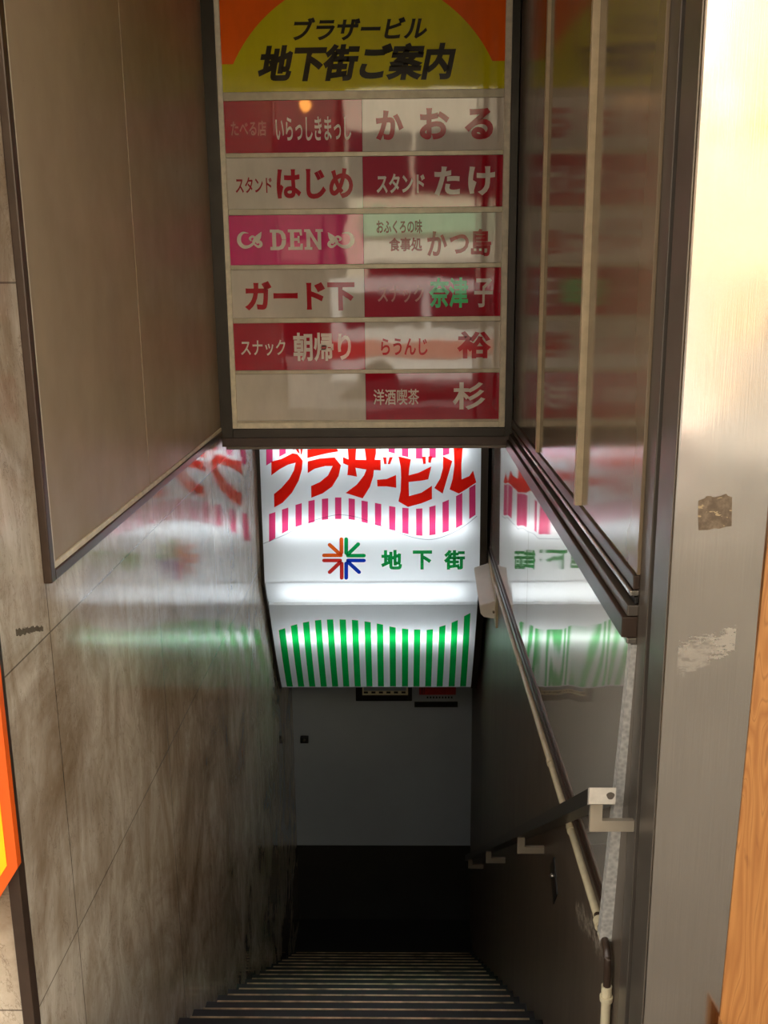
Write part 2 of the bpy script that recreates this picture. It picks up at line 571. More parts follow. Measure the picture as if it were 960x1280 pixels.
def shop_house(x0, x1, h, wm, seed, label):
    rr = random.Random(seed)
    t = empty('shop_building', ((x0 + x1) / 2, -14.4, GROUND), label, 'building', 'shops across the road')
    bm = bmesh.new()
    box(bm, x0, x1, -20, -14.4, GROUND, h)
    box(bm, x0 - 0.1, x1 + 0.1, -20, -14.2, h, h + 0.25)
    link('wall', bm, wm, t)
    n = 3 if x1 - x0 > 3 else 1
    for fl in range(3):
        z0 = GROUND + 3.6 + fl * 2.9
        if z0 + 1.5 > h: break
        for i in range(n):
            cx = x0 + (i + 0.5) * (x1 - x0) / n
            bm = bmesh.new(); box(bm, cx - 0.7, cx + 0.7, -14.42, -14.36, z0, z0 + 1.4, bev=0.01)
            link('window', bm, M_GLASSDK, t)
    bm = bmesh.new(); box(bm, x0 + 0.5, x1 - 0.5, -14.42, -14.37, GROUND, GROUND + 2.3)
    link('shop_window', bm, M_GLASSDK, t)
    bm = bmesh.new(); box(bm, x0 + 0.3, x1 - 0.3, -14.4, -14.2, GROUND + 2.75, GROUND + 3.35, bev=0.02)
    link('signboard', bm, [M_SGN, M_FAC2, M_BRK2][seed % 3], t)
    bm = bmesh.new()
    prism(bm, [(x0 + 0.4, -14.4, GROUND + 2.65), (x0 + 0.4, -13.3, GROUND + 2.2), (x0 + 0.4, -13.3, GROUND + 2.1), (x0 + 0.4, -14.4, GROUND + 2.5)],
          [(x1 - 0.4, -14.4, GROUND + 2.65), (x1 - 0.4, -13.3, GROUND + 2.2), (x1 - 0.4, -13.3, GROUND + 2.1), (x1 - 0.4, -14.4, GROUND + 2.5)])
    link('awning', bm, [M_FAC2, M_BRK2, M_BRK2][seed % 3], t)
shop_house(-19, -11.5, 8.2, M_FAC2, 4, 'grey shop building across the road, far left')
shop_house(-11.3, -6.4, 10.5, M_BRK2, 1, 'tall brown brick shop building across the road')
shop_house(-6.2, -1.5, 9.0, M_BRK2, 5, 'brown brick shop building across the road, lower than its brick neighbour')
shop_house(-1.3, 3.2, 9.0, M_FAC, 3, 'cream shop building with a green signboard across the road')
shop_house(3.5, 5.5, 11.0, M_FACW, 2, 'narrow white shop building across the road')
shop_house(5.8, 14, 11.0, M_TAN, 6, 'tan shop building across the road, far right')

van = empty('parked_van', (1.2, -7.4, GROUND - 0.12), 'white van with a red stripe standing on the road', 'van')
zg = GROUND - 0.12
bm = bmesh.new()
pv = [(-1.1, 0.35), (3.1, 0.35), (3.1, 0.95), (2.6, 1.05), (2.0, 1.85), (-1.1, 1.9)]
prism(bm, [(x, -8.2, zg + z) for x, z in pv], [(x, -6.6, zg + z) for x, z in pv])
link('body', bm, M_VAN, van)
for x0, x1 in ((-0.9, 0.3), (0.4, 1.5)):
    bm = bmesh.new(); box(bm, x0, x1, -6.61, -6.585, zg + 1.15, zg + 1.7, bev=0.01); link('window', bm, M_GLASSDK, van)
bm = bmesh.new(); box(bm, -1.1, 2.9, -6.61, -6.585, zg + 0.7, zg + 0.95); link('red_stripe', bm, M_AWN, van)
for wx in (-0.4, 2.3):
    for wy in (-8.1, -6.7):
        bm = bmesh.new(); tube(bm, [(wx, wy - 0.1, zg + 0.32), (wx, wy + 0.1, zg + 0.32)], 0.32, 20); link('wheel', bm, M_TYRE, van)

# entrance lamp
lamp = empty('pendant_lamp', (-0.68, 1.35, 1.45), 'small bare warm bulb hanging from the entrance ceiling', 'lamp')
bm = bmesh.new(); tube(bm, [(-0.68, 1.35, 1.45), (-0.68, 1.35, 1.43), (-0.68, 1.35, 1.425)], [0.05, 0.05, 0.02], 20); link('ceiling_rose', bm, M_BRONZE, lamp)
bm = bmesh.new(); tube(bm, [(-0.68, 1.35, 1.43), (-0.68, 1.35, 1.28)], 0.006, 8); link('cord', bm, M_BLACK, lamp)
bm = bmesh.new(); tube(bm, [(-0.68, 1.35, 1.29), (-0.68, 1.35, 1.245)], [0.016, 0.02], 14); link('socket', bm, M_BRONZE, lamp)
bm = bmesh.new(); bmesh.ops.create_uvsphere(bm, u_segments=14, v_segments=10, radius=0.048, matrix=Matrix.Translation((-0.68, 1.35, 1.205)))
link('bulb', bm, glow('warm_bulb', (1.0, 0.40, 0.08, 1), BULB_STRENGTH), lamp, True)

# ------------------------------------------------------------------ left wall cladding
px = XL + 0.012
p1 = boxobj('wall_panel', (XL, px, 2.17, 3.06, -0.628, 1.45), M_LPAN, bev=0.002)
tag(p1, 'wide beige metal wall panel at the upper left nearest the street', 'wall panel', 'beige panels of the left wall')
p2 = boxobj('wall_panel', (XL, px, 3.064, 4.315, -0.628, 1.45), M_LPAN, bev=0.002)
tag(p2, 'beige metal wall panel on the left next to the shop board', 'wall panel', 'beige panels of the left wall')
bm = bmesh.new()
box(bm, XL, XL + 0.02, 2.128, 2.155, -0.668, 1.45, bev=0.003)
box(bm, XL, XL + 0.02, 2.155, 4.32, -0.668, -0.643, bev=0.003)
tag(link('trim_1', bm, M_BROWN), 'dark metal edge strip around the beige left panels', None, None, 'structure')
bm = bmesh.new()
box(bm, XL, XL + 0.016, 2.155, 2.17, -0.643, 1.45, bev=0.002)
box(bm, XL, XL + 0.016, 2.17, 4.32, -0.643, -0.628, bev=0.002)
tag(link('trim_2', bm, M_CREAM), 'thin pale bead inside the dark strip of the left panels', None, None, 'structure')
bm = bmesh.new()
box(bm, XL - 0.02, XL + 0.006, 1.826, 1.86, GROUND, 1.45, bev=0.002)
tag(link('shutter_guide', bm, M_BROWN), 'dark vertical guide strip on the left marble corner', 'shutter guide')

# ------------------------------------------------------------------ right wall cladding
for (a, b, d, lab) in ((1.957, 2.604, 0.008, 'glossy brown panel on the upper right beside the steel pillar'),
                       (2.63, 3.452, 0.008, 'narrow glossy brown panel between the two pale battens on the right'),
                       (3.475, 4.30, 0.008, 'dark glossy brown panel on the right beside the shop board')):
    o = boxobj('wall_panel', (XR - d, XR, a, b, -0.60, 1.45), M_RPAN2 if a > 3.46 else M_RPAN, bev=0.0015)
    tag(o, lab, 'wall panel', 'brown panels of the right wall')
for (y, d, lab) in ((2.604, 0.026, 'pale vertical batten on the upper right, the one nearer the pillar'), (3.452, 0.02, 'pale vertical batten on the upper right, the one nearer the shop board')):
    o = boxobj('cover_batten', (XR - d, XR, y, y + 0.022, -0.60, 1.45), M_BATTEN, bev=0.002)
    tag(o, lab, 'batten', 'battens between the brown panels')
def ledge(name, d, z0, z1, m, lab, y0=1.957):
    bm = bmesh.new(); box(bm, XR - d, XR, y0, 4.9, z0, z1, bev=min(0.003, (z1 - z0) / 4))
    return tag(link(name, bm, m), lab, None, None, 'structure')
ledge('trim_3', 0.014, -0.632, -0.601, M_BROWN, 'brown rail under the right panels')
ledge('trim_4', 0.020, -0.646, -0.634, M_SILVER, 'thin silver rail under the brown rail')
ledge('trim_5', 0.010, -0.664, -0.648, M_BLACK, 'dark recess between the rails')
ledge('trim_6', 0.024, -0.690, -0.666, M_DKSTEEL, 'bevelled steel rail on the right wall')
ledge('trim_7', 0.034, -0.738, -0.692, M_BROWN, 'broad brown ledge above the mirror panels')
ledge('trim_8', 0.022, -0.752, -0.739, M_SILVER, 'silver edge over the mirror panels')

MZ0, MZ1 = -1.47, -0.752
bm = bmesh.new()
prism(bm, [(XR - 0.004, 1.972, MZ1), (XR - 0.004, 3.712, MZ1), (XR - 0.004, 3.712, MZ0), (XR - 0.004, 2.072, MZ0)], [(XR, 1.972, MZ1), (XR, 3.712, MZ1), (XR, 3.712, MZ0), (XR, 2.072, MZ0)])
tag(link('mirror_panel', bm, M_MIR), 'large mirror polished steel panel on the right wall behind the handrail end', 'mirror panel', 'mirror steel panels')
bm = bmesh.new(); box(bm, XR - 0.004, XR, 3.718, 5.34, MZ0, MZ1)
tag(link('mirror_panel', bm, M_MIR), 'mirror polished steel panel beside the lit sign and lamp box', 'mirror panel', 'mirror steel panels')
bm = bmesh.new()
box(bm, XR - 0.010, XR, 2.06, 5.36, -1.486, -1.468, bev=0.002)
box(bm, XR - 0.016, XR, 2.06, 5.36, -1.512, -1.486, bev=0.003)
tag(link('trim_9', bm, M_BROWN), 'dark rail under the mirror panels', None, None, 'structure')
# galvanised strip closing the mirror panel
bm = bmesh.new()
def strip(z, y, d): return [(XR - d, y, z), (XR + 0.0, y, z), (XR + 0.0, y + 0.012, z), (XR - d, y + 0.012, z)]
prism(bm, strip(-0.755, 1.957, 0.012), strip(-1.545, 2.05, 0.028))
prism(bm, [(XR - 0.012, 1.969, -0.755), (XR - 0.008, 1.969, -0.755), (XR - 0.008, 1.985, -0.755), (XR - 0.012, 1.985, -0.755)],
      [(XR - 0.028, 2.062, -1.545), (XR - 0.024, 2.062, -1.545), (XR - 0.024, 2.08, -1.545), (XR - 0.028, 2.08, -1.545)])
tag(link('edge_strip', bm, galvanised()), 'speckled galvanised strip standing at the near edge of the mirror panel', 'edge strip')

# shutter guide on the right
sg = empty('shutter_guide', (XR, 1.9, GROUND), 'dark grooved steel shutter guide beside the steel pillar', 'shutter guide')
bm = bmesh.new(); box(bm, XR, 0.55, 1.888, 1.955, GROUND - 0.5, 1.45, bev=0.002); link('rail', bm, M_DKSTEEL, sg)
bm = bmesh.new(); box(bm, 0.535, 0.55, 1.846, 1.887, GROUND - 0.5, 1.45); link('groove', bm, M_BLACK, sg)
bm = bmesh.new(); box(bm, XR - 0.0025, XR - 0.0003, 1.744, 1.846, GROUND - 0.4, 1.45); link('added_side_cover', bm, M_DKSTEEL, sg)  # thin matte cover added over the pillar's side to mute its reflections

# conduit
cd = empty('conduit_pipe', (XR - 0.016, 2.0, -1.535), 'thin cream conduit pipe running under the mirror panels', 'pipe')
xc = XR - 0.016
bm = bmesh.new(); tube(bm, [(xc, 4.87, -1.537), (xc, 2.14, -1.537)], 0.0115, 12); link('pipe', bm, M_PIPE, cd, True)
bm = bmesh.new(); tube(bm, curve_pts([(xc, 2.14, -1.537), (xc, 2.05, -1.54), (xc, 2.015, -1.56), (xc, 2.008, -1.60), (xc, 2.006, -1.635)]), 0.0095, 12); link('elbow', bm, M_BROWN, cd, True)
bm = bmesh.new(); tube(bm, [(xc, 2.12, -1.537), (xc, 2.095, -1.5375)], 0.0155, 14); link('coupling', bm, M_PIPE, cd, True)
bm = bmesh.new(); tube(bm, [(xc, 2.07, -1.5375), (xc, 2.055, -1.54)], 0.013, 14); link('coupling', bm, M_PIPE, cd, True)
bm = bmesh.new(); tube(bm, [(xc, 2.006, -1.632), (xc, 2.006, -1.655)], 0.0125, 14); link('coupling', bm, M_PIPE, cd, True)
bm = bmesh.new(); tube(bm, [(xc, 2.006, -1.66), (xc, 2.006, -1.672)], 0.0155, 14); link('coupling', bm, M_PIPE, cd, True)
bm = bmesh.new(); tube(bm, [(xc, 2.006, -1.65), (xc, 2.006, -2.05)], 0.0115, 12); link('pipe', bm, M_PIPE, cd, True)
for y in (3.79, 2.93, 2.53, 4.55):
    bm = bmesh.new(); tube(bm, [(xc, y - 0.012, -1.537), (xc, y + 0.012, -1.537)], 0.014, 12)
    box(bm, xc + 0.004, XR - 0.0006, y - 0.008, y + 0.008, -1.565, -1.51)
    link('clip', bm, M_PIPE, cd)

# ------------------------------------------------------------------ handrail
SL = -0.683
def hz(y): return -1.045 + SL * (y - 1.88)
hr = empty('handrail', (0.42, 1.88, -1.06), 'flat dark steel handrail with a pale end cap on the right wall', 'handrail')
YF = 5.7
bm = bmesh.new()
def hsec(y, g=0.0): return [(0.388 + g, y, hz(y) - g), (0.444 - g, y, hz(y) - g), (0.444 - g, y, hz(y) - 0.038 + g), (0.388 + g, y, hz(y) - 0.038 + g)]
prism(bm, hsec(1.886), hsec(YF))
link('rail', bm, plain('handrail_steel', (58, 54, 50), 0.35, 0.6), hr)
bm = bmesh.new(); prism(bm, hsec(1.876, 0.0), hsec(1.8865, -0.0008))
cap = link('end_cap', bm, plain('worn_white_paint', (196, 190, 178), 0.4, 0.2, 0.1, 60), hr)
bm = bmesh.new(); flat(bm, [(0.433 + 0.0085 * math.cos(a) * (1 + 0.12 * math.sin(3 * a)), -1.061 + 0.0085 * math.sin(a)) for a in [k * math.pi / 10 for k in range(20)]], lambda u, v, d: (u, 1.8755 + d, v), 0.0008)
link('worn_spot', bm, M_DKSTEEL, cap)
M_BRK = plain('bracket_steel', (146, 136, 119), 0.4, 0.15)
for y in (1.895, 3.1, 4.3, 5.5):
    zt = hz(y) - 0.036
    bm = bmesh.new()
    L_ = [(0.396, zt), (0.396, zt - 0.066), (XR - 0.0006, zt - 0.066), (XR - 0.0006, zt - 0.040), (0.422, zt - 0.040), (0.422, zt)]
    prism(bm, [(x, y, z) for x, z in L_], [(x, y + 0.012, z) for x, z in L_])
    link('bracket', bm, M_BRK, hr)

# black diamond plate
dp = empty('diamond_plate', (XR, 2.87, -1.93), 'small black diamond shaped plate on the right wall under the handrail', 'plate')
bm = bmesh.new()
dq = [(2.955, -1.935), (2.885, -1.855), (2.80, -1.935), (2.86, -2.015)]
prism(bm, [(XR - 0.004, y, z) for y, z in dq], [(XR, y, z) for y, z in dq]); link('plate', bm, M_BLACK, dp)
bm = bmesh.new(); bmesh.ops.create_uvsphere(bm, u_segments=12, v_segments=8, radius=0.009, matrix=Matrix.Translation((XR - 0.005, 2.885, -1.925))); link('stud', bm, M_SILVER, dp, True)

# lamp box beside the lit sign
em = empty('lamp_box', (XR, 5.1, -1.66), 'off white lamp box fixed to the right wall at the corner of the lit sign', 'lamp box')
M_OFFW = plain('off_white_plastic', (240, 236, 226), 0.4, 0, 0.05)
def esec(y, dz): return [(0.398, y, -1.678 + dz), (XR - 0.012, y, -1.652 + dz), (XR - 0.012, y, -1.752 + dz), (0.422, y, -1.742 + dz), (0.404, y, -1.722 + dz)]
bm = bmesh.new(); prism(bm, esec(4.93, 0), esec(5.36, 0.085)); bmesh.ops.bevel(bm, geom=[e for e in bm.edges], offset=0.003, segments=2, affect='EDGES')
link('housing', bm, M_OFFW, em)
bm = bmesh.new(); prism(bm, [(XR - 0.012, 4.88, -1.60), (XR, 4.88, -1.60), (XR, 4.88, -1.785), (XR - 0.012, 4.88, -1.785)], [(XR - 0.012, 5.36, -1.515), (XR, 5.36, -1.515), (XR, 5.36, -1.70), (XR - 0.012, 5.36, -1.70)])
link('back_plate', bm, M_PIPE, em)
bm = bmesh.new(); tube(bm, [(XR - 0.02, 4.935, -1.71), (XR - 0.02, 4.915, -1.71)], 0.006, 10); link('screw', bm, M_SILVER, em)

# ------------------------------------------------------------------ shop directory board
SY = 4.32
ds = empty('directory_sign', (-0.16, 4.4, -0.72), 'framed shop directory board with a yellow header hanging over the stair', 'sign')
bm = bmesh.new()
box(bm, XL + 0.002, -0.763, SY - 0.012, SY + 0.18, -0.675, 1.44, bev=0.003)
box(bm, 0.449, XR - 0.009, SY - 0.012, SY + 0.18, -0.675, 1.44, bev=0.003)
box(bm, -0.763, 0.449, SY - 0.012, SY + 0.18, -0.675, -0.636, bev=0.003)
box(bm, -0.763, 0.449, SY + 0.05, SY + 0.18, -0.636, 1.44)
fr = link('frame', bm, M_BRONZE, ds)
bm = bmesh.new()
box(bm, XL + 0.014, XR - 0.009, SY - 0.004, SY + 0.18, -0.716, -0.675, bev=0.002)
link('lower_rail', bm, M_BROWN, ds)
bm = bmesh.new()
box(bm, -0.795, XR - 0.009, SY - 0.008, SY + 0.18, -0.728, -0.716, bev=0.002)
link('drip_edge', bm, M_DKSTEEL, ds)
bm = bmesh.new()
box(bm, -0.763, -0.741, SY - 0.008, SY + 0.05, -0.634, 1.43, bev=0.003)
box(bm, 0.422, 0.449, SY - 0.008, SY + 0.05, -0.634, 1.43, bev=0.003)
box(bm, -0.741, 0.422, SY - 0.008, SY + 0.05, -0.634, -0.608, bev=0.003)
link('inner_frame', bm, M_CREAM, ds)

def P(a): return lambda u, v, d: (u, a - d, v)
hx0, hx1 = -0.742, 0.423
hzb = (-0.1732, 0.769)[1]
bm = bmesh.new(); box(bm, hx0, hx1, SY + 0.004, SY + 0.012, hzb, 1.43)
hp = link('header_panel', bm, S_ORG, ds); hp['label'] = 'orange header with a yellow sun'
cx, cz = (-0.1623, 0.6041)
R = 0.598
zl, zr_ = (-0.6821, 0.8768)[1], (0.3855, 0.8748)[1]
a0 = math.acos((zr_ - cz) / R); 
arc = []
al = math.pi - math.asin((zl - cz) / R); ar = math.asin((zr_ - cz) / R)
for i in range(49):
    a = ar + (al - ar) * i / 48
    arc.append((cx + R * math.cos(a), cz + R * math.sin(a)))
poly = [(hx1, hzb), (hx1, zr_)] + arc + [(hx0, zl), (hx0, hzb)]
bm = bmesh.new(); flat(bm, poly, P(SY + 0.004), 0.0008)
link('sun_disc', bm, S_YEL, hp)
bm = bmesh.new()
word(bm, 'ブラザービル', (-0.4439, 1.0487), (0.104, 0.9601), SY + 0.003, 0.032, 0.22)
word(bm, '地下街ご案内', (-0.5935, 0.9485), (0.2225, 0.8069), SY + 0.003, 0.045, 0.22)
link('lettering', bm, T_BLACK, hp)

# rows: heights of the six name rows (top, bottom)
rows = [((-0.1737, 0.735)[1], (-0.1768, 0.5302)[1]), ((-0.1771, 0.5112)[1], (-0.1802, 0.3043)[1]), ((-0.1806, 0.2799)[1], (-0.1837, 0.0742)[1]),
        ((-0.184, 0.0542)[1], (-0.187, -0.1499)[1]), ((-0.1874, -0.1721)[1], (-0.1905, -0.3761)[1]), ((-0.1907, -0.3936)[1], (-0.1938, -0.599)[1])]
XM = (-0.1668, 0.1733)[0]
edges = [hzb] + [v for r_ in rows for v in r_]
for i in range(6):
    zt = hzb if i == 0 else rows[i - 1][1]
    zb_ = rows[i][0]
    bm = bmesh.new(); box(bm, hx0, hx1, SY - 0.001, SY + 0.012, zb_, zt, bev=0.002)
    link('divider_rail', bm, S_RAIL, ds)
bm = bmesh.new(); box(bm, hx0, hx1, SY - 0.001, SY + 0.012, -0.61, rows[5][1], bev=0.002)
link('divider_rail', bm, S_RAIL, ds)

PY = SY + 0.004
def name_plate(row, side, m, lab):
    zt, zb_ = rows[row]
    x0, x1 = (hx0, XM) if side == 0 else (XM, hx1)
    bm = bmesh.new(); box(bm, x0 + 0.0006, x1 - 0.0006, PY, PY + 0.006, zb_ + 0.0004, zt - 0.0004)
    o = link('name_plate', bm, m, ds)
    o['label'] = lab
    return o
def letters(o, m, items):
    for it in items:
        bm = bmesh.new()
        word(bm, it[0], it[1], it[2], PY, *(it[3:]))
        link('lettering', bm, m, o)

o = name_plate(0, 0, S_RED, 'red name plate with faded lettering')
letters(o, T_FADED, [('たべる店', (-0.7153, 0.6578), (-0.5671, 0.5964), 0.018)])
letters(o, T_WHITE, [('いらっしきまっし', (-0.5277, 0.6711), (-0.2128, 0.5764), 0.020)])
o = name_plate(0, 1, S_WHITE, 'white name plate with three widely spaced red letters')
letters(o, T_RED, [('か', (-0.1093, 0.6908), (0.0062, 0.5738), 0.044), ('お', (0.0727, 0.6979), (0.1959, 0.5746), 0.044), ('る', (0.2597, 0.6955), (0.3789, 0.5724), 0.044)])
o = name_plate(1, 0, S_WHITE, 'white name plate with brush style red letters')
letters(o, T_DKRED, [('スタンド', (-0.7059, 0.4343), (-0.5518, 0.3698), 0.020)])
letters(o, T_RED, [('はじめ', (-0.5315, 0.4659), (-0.2084, 0.3434), 0.034)])
o = name_plate(1, 1, S_RED, 'red name plate with pale letters')
letters(o, T_WHITE, [('スタンド', (-0.1091, 0.4419), (0.0943, 0.3627), 0.031), ('た', (0.1345, 0.4679), (0.2427, 0.3514), 0.039), ('け', (0.2769, 0.4662), (0.3893, 0.3498), 0.039)])
o = name_plate(2, 0, S_MAG, 'magenta name plate with scrolls')
# slab-serif letters and scrolls
den = bmesh.new()
def sgp(L): return L
DX0, DZ1 = (-0.5675, 0.2202); DX1, DZ0 = (-0.3404, 0.1355)
def dmap(poly):
    return [(DX0 + u * (DX1 - DX0) / 3.3, DZ0 + v * (DZ1 - DZ0)) for u, v in poly]
Dout = [(0, 1), (0.0, 0.86), (0.14, 0.86), (0.14, 0.16), (0, 0.16), (0, 0), (0.55, 0), (0.8, 0.07), (0.96, 0.27), (1.0, 0.5), (0.96, 0.75), (0.8, 0.93), (0.55, 1)]
Din = [(0.38, 0.16), (0.38, 0.85), (0.55, 0.84), (0.68, 0.74), (0.74, 0.5), (0.68, 0.26), (0.55, 0.17)]
# the bowl as a ring joined along a slit
flat(den, dmap(Dout[:4] + Dout[4:8] + [(0.96, 0.27), (1.0, 0.49), (0.74, 0.49), (0.68, 0.26), (0.55, 0.17), (0.38, 0.16), (0.38, 0.85), (0.55, 0.84), (0.68, 0.74), (0.74, 0.51), (1.0, 0.51), (0.96, 0.75), (0.8, 0.93), (0.55, 1)]), P(PY), 0.0006)
link('letter', den, T_WHITE, o); den = bmesh.new()
flat(den, dmap([(1.12, 1), (1.12, 0.86), (1.25, 0.86), (1.25, 0.14), (1.12, 0.14), (1.12, 0), (2.02, 0), (2.04, 0.3), (1.9, 0.3), (1.86, 0.15), (1.5, 0.15), (1.5, 0.44), (1.72, 0.44), (1.72, 0.34), (1.84, 0.34), (1.84, 0.68), (1.72, 0.68), (1.72, 0.58), (1.5, 0.58), (1.5, 0.86), (1.84, 0.86), (1.88, 0.7), (2.0, 0.7), (1.98, 1)]), P(PY), 0.0006)
link('letter', den, T_WHITE, o); den = bmesh.new()
flat(den, dmap([(2.14, 1), (2.14, 0.87), (2.26, 0.87), (2.26, 0.13), (2.14, 0.13), (2.14, 0), (2.62, 0), (2.62, 0.13), (2.5, 0.13), (2.5, 0.66), (3.02, 0), (3.18, 0), (3.18, 0.87), (3.3, 0.87), (3.3, 1), (2.84, 1), (2.84, 0.87), (2.96, 0.87), (2.96, 0.36), (2.48, 1)]), P(PY), 0.0006)
link('letter', den, T_WHITE, o)
def scroll(x0, x1, z0, z1):
    den = bmesh.new()
    def mp(L): return [(x0 + u * (x1 - x0), z0 + v * (z1 - z0)) for u, v in L]
    k = abs(x1 - x0)
    for pts, wd in (([(0.42, 0.92), (0.2, 0.95), (0.04, 0.7), (0.04, 0.35), (0.2, 0.1), (0.42, 0.1), (0.62, 0.3), (0.72, 0.55), (0.6, 0.72), (0.48, 0.6), (0.52, 0.48)], [0.02, 0.09, 0.16, 0.17, 0.15, 0.12, 0.1, 0.09, 0.09, 0.09, 0.07]),
                    ([(0.6, 0.42), (0.8, 0.6), (0.97, 0.98)], [0.06, 0.24, 0.03]),
                    ([(0.62, 0.3), (0.82, 0.08), (0.94, 0.2), (0.9, 0.38), (0.78, 0.34)], [0.06, 0.1, 0.13, 0.12, 0.09])):
        cp = curve_pts(pts, 4)
        wv = [q[0] for q in curve_pts([(w_,) for w_ in wd], 4)]
        mpts = mp(cp)
        for i in range(len(mpts) - 1):
            flat(den, ribbon([mpts[i], mpts[i + 1]], [wv[i] * k, wv[i + 1] * k]), P(PY - 0.00002 * (i % 7)), 0.0005)
    link('scroll', den, T_WHITE, o)
sa, sb = (-0.7031, 0.2118), (-0.6011, 0.1447)
scroll(sa[0], sb[0], sb[1], sa[1])
sa, sb = (-0.2124, 0.2067), (-0.3214, 0.1419)
scroll(sa[0], sb[0], sb[1], sa[1])
o = name_plate(2, 1, S_WHITE, 'white name plate with two small lines and large red letters')
letters(o, T_DKRED, [('おふくろの味', (-0.1112, 0.2547), (0.0841, 0.1987), 0.031), ('食事処', (-0.0591, 0.1821), (0.0841, 0.1246), 0.031)])
letters(o, T_RED, [('か', (0.1045, 0.2067), (0.1901, 0.1037), 0.031), ('つ', (0.1999, 0.1926), (0.2823, 0.1127), 0.031), ('島', (0.2914, 0.2146), (0.378, 0.1018), 0.031)])
o = name_plate(3, 0, S_WHITE, 'white name plate with large red letters across its width')
letters(o, T_RED, [('ガード下', (-0.6871, 0.0071), (-0.2092, -0.1208), 0.042)])
o = name_plate(3, 1, S_RED, 'red name plate with pale letters, two painted as if lit green')
letters(o, T_FADED, [('スナック', (-0.1091, -0.0169), (0.0892, -0.0895), 0.018)])
letters(o, T_GREENLIT, [('奈津', (0.1133, 0.0146), (0.2812, -0.1133), 0.031)])
letters(o, T_WHITE, [('子', (0.3074, 0.0094), (0.3883, -0.1125), 0.020)])
o = name_plate(4, 0, S_RED, 'red name plate with pale letters of two sizes')
letters(o, T_WHITE, [('スナック', (-0.7126, -0.2433), (-0.5165, -0.3125), 0.015), ('朝帰り', (-0.4817, -0.2142), (-0.2286, -0.3392), 0.028)])
o = name_plate(4, 1, S_WHITE, 'white name plate with one large red letter at its right')
letters(o, T_RED, [('らうんじ', (-0.0976, -0.2415), (0.1067, -0.3158), 0.023), ('裕', (0.2353, -0.2134), (0.3849, -0.3319), 0.034)])
o = name_plate(5, 0, S_WHITE, 'blank white name plate')
o = name_plate(5, 1, S_RED, 'red name plate with one large pale letter at its right')
letters(o, T_WHITE, [('洋酒喫茶', (-0.1331, -0.4626), (0.0697, -0.5331), 0.015), ('杉', (0.2177, -0.4353), (0.3619, -0.5564), 0.028)])

# ------------------------------------------------------------------ lit sign
LY = 5.39
ls = empty('lit_sign', (-0.19, 5.5, -2.6), 'white backlit sign box with red lettering and striped lower panel above the stair', 'lit sign')
LX0, LX1 = -0.808, 0.432
ZT, ZM = -0.2, -1.700
# outline of the front, top to bottom (Y, Z)
upper = [(LY, ZT), (LY, -1.67), (LY + 0.003, -1.688), (LY + 0.010, -1.697), (LY + 0.022, -1.70)]
mid = [(LY + 0.020, -1.69), (LY + 0.045, -1.745), (LY + 0.085, -1.81), (LY + 0.145, -1.862)]
L0, L1 = (5.52, -1.87), (5.97, -2.59)
dl = (L1[0] - L0[0], L1[1] - L0[1]); ll = math.hypot(*dl)
nl = (dl[1] / ll, -dl[0] / ll)          # towards the viewer and down
def lowp(s, off=0.0):
    b = 0.022 * math.sin(math.pi * min(max(s, 0), 1)) 
    return (L0[0] + dl[0] * s + nl[0] * (b + off), L0[1] + dl[1] * s + nl[1] * (b + off))
lower = [(5.55, -1.852), (5.53, -1.858)] + [lowp(k / 16) for k in range(0, 17)]
def sheet(name, prof, m, sub=1):
    bm = bmesh.new()
    xs = [LX0, LX1]
    R_ = [[bm.verts.new((x, y, z)) for y, z in prof] for x in xs]
    for j in range(len(prof) - 1):
        bm.faces.new((R_[0][j], R_[0][j + 1], R_[1][j + 1], R_[1][j]))
    return link(name, bm, m, ls, True, False)
up_ = sheet('upper_panel', upper, M_ACR)
md_ = sheet('middle_panel', mid, M_ACR)
lo_ = sheet('lower_panel', lower, M_ACR)
# opaque box behind and beside the acrylic
back = [(LY + 0.20, ZT), (LY + 0.20, -1.60), (5.76, -1.84), (6.16, -2.48), (L1[0], L1[1])]
bm = bmesh.new()
T_ = 0.006
pr = back
for (a, b) in zip(pr, pr[1:]):
    prism(bm, [(LX0, a[0], a[1]), (LX0, b[0], b[1]), (LX0, b[0] + T_, b[1] - T_), (LX0, a[0] + T_, a[1] - T_)],
          [(LX1, a[0], a[1]), (LX1, b[0], b[1]), (LX1, b[0] + T_, b[1] - T_), (LX1, a[0] + T_, a[1] - T_)])
box(bm, LX0, LX1, LY, LY + 0.2, ZT, ZT + 0.006)
link('housing', bm, M_BOXIN, ls)
outline = [(LY - 0.012, ZT + 0.006), (LY - 0.012, -1.70)] + [(LY + 0.04, -1.79), (5.50, -1.885)] + [lowp(k / 8, 0.012) for k in range(1, 9)] + [(L1[0] + 0.02, L1[1] - 0.012), (6.18, -2.46), (5.78, -1.82), (LY + 0.22, -1.58), (LY + 0.22, ZT + 0.006)]
for x0, x1 in ((XL + 0.003, LX0), (LX1, LX1 + 0.04)):
    bm = bmesh.new()
    prism(bm, [(x0, y, z) for y, z in outline], [(x1, y, z) for y, z in outline])
    link('side_frame', bm, M_BRONZE, ls)
for (y, z) in ((LY + 0.06, -0.40), (LY + 0.06, -0.93), (LY + 0.06, -1.36), (5.52, -1.735), (5.71, -2.105)):
    bm = bmesh.new(); tube(bm, [(LX0 + 0.07, y, z), (LX1 - 0.07, y, z)], 0.013, 8)
    link('tube', bm, M_TUBE, ls, True)
FY = LY - 0.001
def film_part(name, polys, m, parent, fn):
    bm = bmesh.new()
    for p in polys: flat(bm, p, fn)
    return link(name, bm, m, parent)
